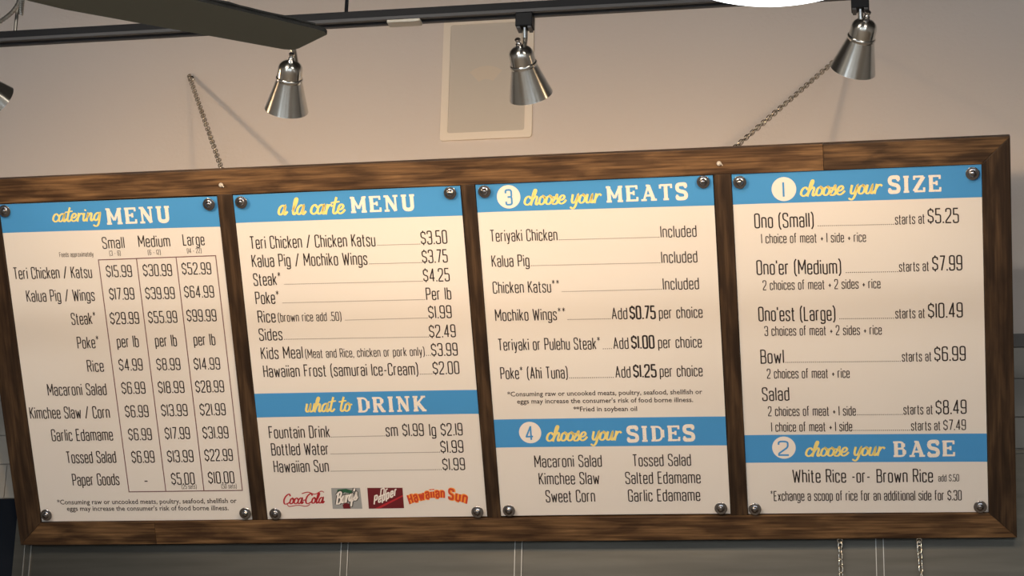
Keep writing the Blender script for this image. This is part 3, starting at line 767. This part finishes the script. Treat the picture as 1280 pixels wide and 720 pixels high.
for i in range(4):
    po = thing('menu_poster', PLABEL[i], 'poster', bw(PX[i], 0, -0.006), group='menu posters in the wooden frame', rot=BR)
    q = CORN[i]
    sheet('sheet', q, i, po, M['paper'], 0.0, thick=0.0006)
    for j, (a, b, tp) in enumerate(BANDS[i]):
        up = (q[3], q[2]) if tp is None else tp
        sheet('header_band', (a, b, up[1], up[0]), i, po, M['blue'], 0.0002, 24, 4, label='blue header band across the top' if j == 0 else 'blue header band lower down')
    R = {k: Ribbon() for k in ('disc', 'rule')}
    for st, tx, x0, y0, x1, y1, h in PRINT[i]:
        rb = Ribbon(); nm, m_, lf, lb = 'dish_name', 'ink', .00035, None
        if st == 'c':
            layout(rb, tx, x0, y0, x1, y1, h, 'c', 0.096)
            if '$' in tx: nm = 'price'
        elif st == 'e': layout(rb, tx, x0, y0, x1, y1, h, 'c', 0.135); nm = 'price'; lb = 'bolder price'
        elif st == 'm': layout(rb, tx, x0, y0, x1, y1, h, 'c', 0.102); nm, m_ = 'note_line', 'smallink'
        elif st == 'n':
            if tx == '1': rb.add([Vector(((x0 + x1) / 2, y0)), Vector(((x0 + x1) / 2, y0 + h))], h * .13)
            else: layout(rb, tx, x0, y0, x1, y1, h, 'c', 0.12)
            nm, m_, lf, lb = 'number', 'blue', .0006, 'blue number'
        elif st == 'b': layout(rb, tx, x0, y0, x1, y1, h, 'b', 0.235, track=0.28); nm, m_, lf, lb = 'title_word', 'white', .0005, 'cream slab serif capitals'
        elif st == 's': layout(rb, tx, x0, y0, x1, y1, h * 0.96, 's', 0.140, track=0.0, slant=0.22); nm, m_, lf, lb = 'script_word', 'yellow', .0005, 'yellow brush script'
        elif st == 'd':
            nm, m_ = 'dot_leader', 'smallink'
            n = max(3, int(round((x1 - x0) / 5.0)))
            for k in range(n):
                t = (k + .5) / n; rb.disc((x0 + (x1 - x0) * t, y0 + (y1 - y0) * t + 1.0), 1.3, n=8)
        elif st == 'z':
            nm, m_ = 'small_print', 'smallink'
            cu = bpy.data.curves.new('small_print', 'FONT'); cu.body = tx; cu.size = 1; cu.resolution_u = 2; cu.offset = 0.012
            to = bpy.data.objects.new('tmp', cu); C.objects.link(to)
            dg = bpy.context.evaluated_depsgraph_get(); me = bpy.data.meshes.new_from_object(to.evaluated_get(dg))
            bpy.data.objects.remove(to)
            xs = [v.co.x for v in me.vertices]; a0, a1 = min(xs), max(xs)
            k = (x1 - x0) / (a1 - a0)
            for v in me.vertices:
                X = x0 + (v.co.x - a0) * k
                rb.v.append(Vector((X, y0 + (y1 - y0) * (X - x0) / (x1 - x0) + v.co.y * (h / 0.66))))
            for p in me.polygons: rb.f.append(tuple(p.vertices))
            bpy.data.meshes.remove(me)
        print_obj(nm, rb, i, po, M[m_], lf, label=lb)
    if i == 0:
        for (a, b) in (((260.3, 738.0), (266.4, 85.8)), ((367.0, 737.9), (372.3, 85.6)), ((477.3, 737.7), (480.9, 85.4)), ((587.1, 739.0), (589.8, 85.1))):
            R['rule'].add([Vector(a) + (Vector(b) - Vector(a)) * k / 12 for k in range(13)], 2.6)
        for (a, b) in (((259.0, 738.0), (588.4, 738.6)), ((265.1, 85.4), (591.1, 85.0))):
            R['rule'].add([Vector(a) + (Vector(b) - Vector(a)) * k / 10 for k in range(11)], 2.6)
    for dcx, dcy, r in DISCS.get(i, []):
        bb = Ribbon(); bb.disc((dcx, dcy), r, n=40)
        dv = print_obj('number_disc', bb, i, po, M['disc'], 0.0004, label='white circle behind a blue number')
    if R['rule'].v: print_obj('table_rule', R['rule'], i, po, M['mauve'], .0003, label='mauve table lines')
    for (cx_, cy_) in CAPS[i]:
        o = link('pin_cap', capme, po); o.location = (cx_ / 1000, cy_ / 1000, 0.002)
    if i == 1:
        # four drink logos along the foot of the sheet
        rb = Ribbon(); layout(rb, 'Coca-Cola', 50, 45, 166, 46.5, 27, 's', 0.15, track=0.0, slant=0.28)
        rb.add(smooth([(60, 44), (66, 38), (90, 41), (112, 38), (124, 43)]), 2.2)
        rb.add(smooth([(104, 74), (122, 78), (140, 72), (158, 80), (166, 77)]), 2.4)
        print_obj('drink_logo', rb, 1, po, M['red'], .0004, label='red flowing script drink logo')
        sheet('drink_logo', ((185.7, 29.5), (267.9, 28.6), (266.8, 87.7), (187.0, 88.7)), 1, po, M['silver'], .0003, 4, 4, label='silver square root beer logo')
        par = po.children[-1]
        a = Ribbon(); a.poly([(200, 64), (204, 84), (228, 86), (246, 80), (240, 72), (222, 76), (212, 66)])
        lg = [c for c in C.objects if c.name.startswith('drink_logo')][-1]
        print_obj('logo_leaf', a, 1, lg, M['green'], .0005)
        a = Ribbon(); a.poly([(216, 29.5), (214, 40), (222, 46), (233, 44), (236, 29.5)]); print_obj('logo_bottle', a, 1, lg, M['maroon'], .0005)
        a = Ribbon(); layout(a, "Barq's", 194, 42, 261, 56, 31, 's', 0.29, track=0.0, slant=0.2); print_obj('logo_outline', a, 1, lg, M['jet'], .0006)
        a = Ribbon(); layout(a, "Barq's", 195.5, 42, 259.5, 56, 31, 's', 0.15, track=0.0, slant=0.2); print_obj('logo_lettering', a, 1, lg, M['logowhite'], .0008)
        sheet('drink_logo', ((285.6, 28.4), (382.8, 28.5), (383.5, 86.2), (286.7, 87.4)), 1, po, M['maroon'], .0003, 4, 4, label='maroon rectangular pepper soda logo')
        lg = [c for c in C.objects if c.name.startswith('drink_logo')][-1]
        a = Ribbon(); a.poly([(302, 28.6), (316, 28.6), (383, 62), (383, 66)]); print_obj('logo_stripe', a, 1, lg, M['red'], .0005)
        rot = lambda P: Vector((P.x, P.y + (P.x - 300) * 0.40))
        a = Ribbon(); layout(a, 'Pepper', 300, 40, 368, 40, 22, 'c', 0.17, slant=0.2, track=0.24, warp=rot)
        layout(a, 'Dr', 320, 64, 344, 64, 18, 'c', 0.18, slant=0.2, warp=lambda P: Vector((P.x, P.y + (P.x - 320) * .30)))
        print_obj('logo_lettering', a, 1, lg, M['logowhite'], .0006)
        def arc(P):
            x = (P.x - 476) / 82; lift_ = 20 * (1 - x * x); return Vector((P.x + x * 0.0 + x * (P.y - 40) * .25, P.y + lift_))
        for wd, m_, lf, nm in ((0.36, 'orange', .0004, 'logo_outline'), (0.185, 'sunred', .0007, 'logo_lettering')):
            a = Ribbon()
            layout(a, 'Hawaiian', 398, 37, 497, 37, 25, 'c', wd, warp=arc, track=0.24); layout(a, 'Sun', 506, 37, 556, 37, 27, 'c', wd, warp=arc, track=0.24)
            if nm == 'logo_outline': lg = print_obj('drink_logo', a, 1, po, M[m_], lf, label='red lettering in an arch with an orange edge')
            else: print_obj(nm, a, 1, lg, M[m_], lf)

# ---------------------------------------------------------------- chains
def link_mesh(name, L, w, r, m):
    bm = bmesh.new(); pts = []
    h = L / 2 - w / 2
    for k in range(5): a = math.pi * k / 4; pts.append((w / 2 * math.cos(a), 0, h + w / 2 * math.sin(a)))
    for k in range(5): a = math.pi + math.pi * k / 4; pts.append((w / 2 * math.cos(a), 0, -h + w / 2 * math.sin(a)))
    tube(bm, pts, r, 5, True)
    me = bpy.data.meshes.new(name); bm.to_mesh(me); bm.free(); me.materials.append(m)
    for p in me.polygons: p.use_smooth = True
    return me
lk = link_mesh('link', 0.0220, 0.0122, 0.00155, M['chain'])
lkz = link_mesh('link', 0.0200, 0.0105, 0.0015, M['zinc'])
def chain(label, A, B, me, pitch, hook=None, wob=0.15, seed=0):
    A, B = Vector(A), Vector(B); t = thing('hanging_chain', label, 'chain', A, group='steel chains')
    d = B - A; n = int(d.length / pitch); bs = basis(d); rr = random.Random(seed)
    for k in range(n + 1):
        p = d * (k / n)
        if k == 0: p = d * (0.25 / n)
        o = link('link', me, t); o.location = p
        o.rotation_euler = (bs @ Matrix.Rotation((k % 2) * math.pi / 2 + 0.35 + rr.uniform(-wob, wob), 3, 'Z')).to_euler()
    if hook:
        bm = bmesh.new()
        lathe(bm, [(0.0, 0), (0.0, .008), (0.003, .008), (0.004, .004), (0.004, 0)], 14, Matrix.Translation((0, WY - A.y, 0)) @ Matrix.Rotation(math.pi / 2, 4, 'X'))
        tube(bm, [(0, WY - A.y, 0.0), (0, WY - A.y - .010, 0), (0.000, WY - A.y - .018, 0.004), (0, WY - A.y - .026, 0.000), (0, WY - A.y - .027, -0.009), (0, WY - A.y - .020, -0.014)], 0.0022, 7)
        bm_obj('wall_hook', bm, t, M['chain'], smooth=True)
    return t
e1 = bw(0.6267, 0.9287, -TH - .012); e2 = bw(1.9231, 0.9314, -TH - .012)
chain('twisted steel chain from the wall hook left of the speaker down to the frame', (0.3155, WY - 0.024, 3.896), e1, lk, 0.0158, hook=True)
chain('taut steel chain running up from the frame behind the rightmost spotlight', (2.2398, WY - 0.024, 3.876), e2, lk, 0.0158, hook=True, seed=3)
b1 = bw(2.1848, OB - .0150, -0.006); b2 = bw(2.3855, OB - .0150, -0.006)
chain('left one of two short bright chains hanging below the frame against the steel hood', b1, b1 - Vector((-0.002, 0, 0.20)), lkz, 0.0165, wob=.5, seed=5)
chain('right one of two short bright chains hanging below the frame, kinked, against the steel hood', b2, b2 - Vector((-0.006, 0, 0.20)), lkz, 0.0160, wob=1.2, seed=8)

# ---------------------------------------------------------------- in-wall speaker
sp = thing('wall_speaker', 'flat rectangular in-wall speaker with a pale border above the menu frame', 'speaker', (1.0775, WY, 3.6620))
SW, SH = 0.2670, 0.3790
def rrect(x0, z0, x1, z1, r, n=5):
    pts = []
    for cx_, cz_, a0 in ((x1 - r, z1 - r, 0), (x0 + r, z1 - r, 90), (x0 + r, z0 + r, 180), (x1 - r, z0 + r, 270)):
        for k in range(n + 1):
            a = math.radians(a0 + 90 * k / n); pts.append((cx_ + r * math.cos(a), cz_ + r * math.sin(a)))
    return pts
bm = bmesh.new()
o_, i_ = rrect(0, 0, SW, SH, .009), rrect(.0218, .0218, SW - .0218, SH - .0218, .006)
vo = [bm.verts.new((x, -0.007, z)) for x, z in o_]; vi = [bm.verts.new((x, -0.007, z)) for x, z in i_]
vo2 = [bm.verts.new((x, 0.0, z)) for x, z in o_]; vi2 = [bm.verts.new((x, -0.001, z)) for x, z in i_]
n = len(o_)
for k in range(n):
    j = (k + 1) % n
    bm.faces.new((vo[k], vo[j], vi[j], vi[k])); bm.faces.new((vo[k], vo2[k], vo2[j], vo[j])); bm.faces.new((vi[k], vi[j], vi2[j], vi2[k]))
bm_obj('border', bm, sp, M['spkframe'])
bm = bmesh.new(); box(bm, (.0218, -0.0045, .0218), (SW - .0218, -0.0006, SH - .0218)); bm_obj('grille', bm, sp, M['spkgrille'])
# the driver showing faintly through the cloth
bm = bmesh.new()
cx_, cz_, ns = 0.130, 0.153, 26
for a0, a1, r0, r1 in ((50, 132, 0.031, 0.072),):
    ra = [bm.verts.new((cx_ + r0 * math.cos(math.radians(a0 + (a1 - a0) * k / ns)), -0.0049, cz_ + r0 * 1.0 * math.sin(math.radians(a0 + (a1 - a0) * k / ns)))) for k in range(ns + 1)]
    rb_ = [bm.verts.new((cx_ + r1 * math.cos(math.radians(a0 + (a1 - a0) * k / ns)), -0.0053, cz_ + r1 * 1.0 * math.sin(math.radians(a0 + (a1 - a0) * k / ns)))) for k in range(ns + 1)]
    for k in range(ns): bm.faces.new((ra[k], ra[k + 1], rb_[k + 1], rb_[k]))
bm_obj('driver_cone', bm, sp, M['spkcone'], label='round driver faintly visible through the grille')

# ---------------------------------------------------------------- track and spotlights
TY, TZ0, TZ1 = -1.8, 3.415, 3.438
track = thing('light_track', 'long black ceiling light track hung on thin rods above the menu frame', 'light track', (0, TY, TZ0))
X0, X1 = -0.9, 3.4
bm = bmesh.new(); box(bm, (X0, -0.017, 0.006), (X1, 0.017, TZ1 - TZ0), 0.001); bm_obj('rail', bm, track, M['black'])
bm = bmesh.new(); box(bm, (X0, -0.0172, -0.001), (X1, -0.0075, 0.006)); bm_obj('lip', bm, track, M['trackface'])
bm = bmesh.new(); box(bm, (X0, 0.0075, -0.001), (X1, 0.017, 0.006)); bm_obj('lip', bm, track, M['trackface'])
bm = bmesh.new(); tube(bm, [(1.1815, 0, TZ1 - TZ0), (1.1815, 0, CEIL - TZ0)], 0.0042, 8); bm_obj('rod', bm, track, M['black'])
bm = bmesh.new(); tube(bm, [(0.4088, 0, TZ1 - TZ0), (0.4088, 0, CEIL - TZ0)], 0.0040, 8); bm_obj('rod', bm, track, M['seam'], label='bare metal rod')
bm = bmesh.new(); tube(bm, [(3.0, 0, TZ1 - TZ0), (3.0, 0, CEIL - TZ0)], 0.0042, 8); bm_obj('rod', bm, track, M['black'])
bm = bmesh.new()
box(bm, (1.278, -0.016, -0.008), (1.352, 0.012, -0.0012), 0.002)
bm_obj('connector_clip', bm, track, M['clip'], label='pale clip under the track')
# armoured cable that curls past the bare rod
cp = smooth([(0.30, 0.012), (0.345, 0.030), (0.385, 0.048), (0.412, 0.072), (0.426, 0.11), (0.430, 0.16), (0.431, 1.34)], 10)
bm = bmesh.new()
for a, b in zip(cp, cp[1:]):
    pass
pts = []; acc = 0.0
fine_ = []
for a, b in zip(cp, cp[1:]):
    m_ = max(1, int((b - a).length / 0.0025))
    for k in range(m_): fine_.append(a + (b - a) * k / m_)
up = None
rings = []
for k, p in enumerate(fine_):
    q = fine_[min(k + 1, len(fine_) - 1)] - fine_[max(k - 1, 0)]; t = Vector((q.x, 0, q.y)).normalized(); nrm = Vector((-t.z, 0, t.x)); bi = Vector((0, 1, 0))
    r = 0.0048 + (0.0009 if k % 2 else -0.0004)
    rings.append([bm.verts.new(Vector((p.x, -0.022, p.y)) + r * (math.cos(2 * math.pi * s_ / 7) * nrm + math.sin(2 * math.pi * s_ / 7) * bi)) for s_ in range(7)])
for a, b in zip(rings, rings[1:]):
    for k in range(7): bm.faces.new((a[k], a[(k + 1) % 7], b[(k + 1) % 7], b[k]))
bm_obj('armoured_cable', bm, track, M['seam'], label='curled ribbed metal cable')

head_prof = [(0.000, 0), (0.001, .009), (0.004, .0175), (0.009, .0232), (0.015, .0262), (0.020, .0270), (0.038, .0276), (0.0395, .0294), (0.0420, .0303), (0.0450, .0294), (0.047, .0285), (0.115, .0478), (0.1165, .0484), (0.1155, .0470), (0.048, .0265), (0.043, .0)]
def spot(label, top, d, ax, knob_dx=0.0, power=1.0):
    """top: dome top, d: light direction, ax: x of the stem in the track"""
    top = Vector(top); d = Vector(d).normalized()
    t = thing('track_spotlight', label, 'spotlight', (ax, TY, TZ0), group='brushed nickel spotlights on the black track')
    o_ = top - t.location
    mt = Matrix.Translation(o_) @ basis(d).to_4x4()
    bm = bmesh.new(); lathe(bm, head_prof, 48); sh_ = bm_obj('shade', bm, t, M['brushed'], smooth=True); sh_.matrix_local = mt
    bm = bmesh.new()
    lathe(bm, [(-0.0200, 0), (-0.0194, .0036), (-0.0165, .0066), (-0.0130, .0062), (-0.0100, .0038), (-0.0085, .0044), (-0.006, .0068), (-0.003, .0062), (0.001, .0095), (0.003, 0)], 16, mt)
    bm_obj('knob', bm, t, M['chrome'], smooth=True)
    bm = bmesh.new(); lathe(bm, [(0.062, 0), (0.064, .018), (0.078, .026), (0.088, .024), (0.092, 0)], 20, mt); bm_obj('bulb', bm, t, M['bulb'], smooth=True)
    bm = bmesh.new(); box(bm, (-0.0185, -0.0165, -0.032), (0.0185, 0.0165, -0.0012), 0.002)
    ad = bm_obj('adapter', bm, t, M['black'])
    bm = bmesh.new(); box(bm, (-0.016, -0.014, -0.037), (-0.008, 0.014, -0.0315), 0.001); box(bm, (0.008, -0.014, -0.037), (0.016, 0.014, -0.0315), 0.001); bm_obj('adapter_latch', bm, ad, M['trackface'])
    # stem drops beside the dome to a swivel on its far side
    sw = mt @ Vector((0, 0, 0.020)); side = Vector((0, 1, 0)) - d * d.y; side.normalize(); sw = sw + side * 0.029
    bm = bmesh.new(); tube(bm, [(0, 0, -0.030), (0, 0.004, -0.050), (sw.x * .35, 0.004 + sw.y * .5, sw.z * .5 - 0.028), tuple(sw)], 0.0062, 12); bm_obj('stem', bm, t, M['nickel'], smooth=True)
    bm = bmesh.new(); bmesh.ops.create_uvsphere(bm, u_segments=14, v_segments=8, radius=0.0075, matrix=Matrix.Translation(sw)); bm_obj('swivel', bm, t, M['chrome'], smooth=True)
    l = bpy.data.lights.new('spot_lamp', 'SPOT'); l.energy = SPOT_POWER * power; l.color = SPOT_COLOR; l.spot_size = math.radians(168); l.spot_blend = 0.7; l.shadow_soft_size = 0.016
    lo = bpy.data.objects.new('spot_lamp', l); C.objects.link(lo); lo.parent = t
    lo.matrix_local = Matrix.Translation(o_ + d * 0.118) @ basis(-d).to_4x4()
    return t
spot('brushed nickel spotlight cut off by the left edge, only its shade rim in view', (0.2880, -1.8000, 3.3589), (0.0485, 0.0956, -0.0460), 0.2780)
spot('brushed nickel spotlight hanging just under the fan blade tip', (1.0623, -1.8000, 3.3362), (-0.0243, 0.0647, -0.0726), 1.0648)
spot('brushed nickel spotlight hanging in front of the wall speaker', (1.5690, -1.8000, 3.3418), (0.0108, 0.0747, -0.0718), 1.5805)
spot('brushed nickel spotlight at the right, overlapping the end of the taut chain', (2.3025, -1.8000, 3.3618), (-0.0320, 0.0805, -0.0797), 2.2906)

# ---------------------------------------------------------------- ceiling fan (one blade reaches into view)
HUB = Vector((0.914, -3.132, 2.95))
fan = thing('ceiling_fan', 'dark ceiling fan whose blade reaches in over the leftmost part of the track', 'fan', HUB)
def blade(ang):
    bm = bmesh.new(); L_ = 0.62
    pts = [(0.10, -0.045), (0.16, -0.066), (0.24, -0.070), (0.60, -0.050), (0.613, -0.048), (0.620, -0.040), (0.630, 0.038), (0.626, 0.047), (0.612, 0.051), (0.24, 0.072), (0.16, 0.066), (0.10, 0.045)]
    pts = [(0.10, -0.045), (0.16, -0.070), (0.22, -0.0745), (0.603, -0.054), (0.618, -0.051), (0.626, -0.042), (0.606, 0.036), (0.600, 0.046), (0.585, 0.052), (0.22, 0.0745), (0.16, 0.070), (0.10, 0.045)]
    prism(bm, pts, 0.0, 0.007, 0.0)
    b = bm_obj('blade', bm, fan, M['blade']); b.data.materials.append(M['bladeedge'])
    for p in b.data.polygons:
        if abs(p.normal.z) < 0.5: p.material_index = 1
    b.rotation_euler = (0, 0, ang); b.location = (0, 0, 0)
    bm = bmesh.new()
    rr = random.Random(int(ang * 10))
    tube(bm, [(0.22 + 0.0190 * k, -0.0748 + 0.00108 * k + rr.uniform(-.001, .001), 0.007 + rr.uniform(0, .002)) for k in range(21)], 0.0028, 6)
    bm_obj('dust_edge', bm, b, M['bladeedge'], kind='stuff')
    bm = bmesh.new(); box(bm, (0.045, -0.018, 0.007), (0.19, 0.018, 0.013), 0.002); bm_obj('blade_arm', bm, b, M['black'])
for k in range(4): blade(math.radians(37.2 + 90 * k))
bm = bmesh.new(); lathe(bm, [(-0.02, 0), (-0.02, .05), (0.0, .085), (0.05, .10), (0.12, .095), (0.15, .05), (0.16, .018), (0.16, 0)], 32); bm_obj('motor', bm, fan, M['black'], smooth=True)
bm = bmesh.new(); tube(bm, [(0, 0, 0.155), (0, 0, CEIL - 2.95)], 0.012, 12); bm_obj('downrod', bm, fan, M['black'])

# ---------------------------------------------------------------- glowing pendant bowl at the top edge
pc = Vector((2.160, -2.60, 3.147))
pend = thing('pendant_light', 'glowing white glass bowl light cut by the top edge', 'light', pc)
bm = bmesh.new(); prof = [(-0.058 * math.cos(math.radians(a)), 0.20 * math.sin(math.radians(a))) for a in range(0, 91, 9)] + [(0.012, 0.20), (0.014, 0.19), (0.014, 0.0)]
lathe(bm, prof, 56); bm_obj('bowl', bm, pend, M['bowl'], smooth=True)
bm = bmesh.new(); lathe(bm, [(0.014, 0), (0.014, 0.204), (0.020, 0.206), (0.026, 0.19), (0.03, .04), (0.05, .02), (0.05, 0)], 40); bm_obj('cover', bm, pend, M['nickel'], smooth=True)
bm = bmesh.new(); tube(bm, [(0, 0, 0.045), (0, 0, CEIL - pc.z)], 0.006, 10); bm_obj('stem', bm, pend, M['nickel'])
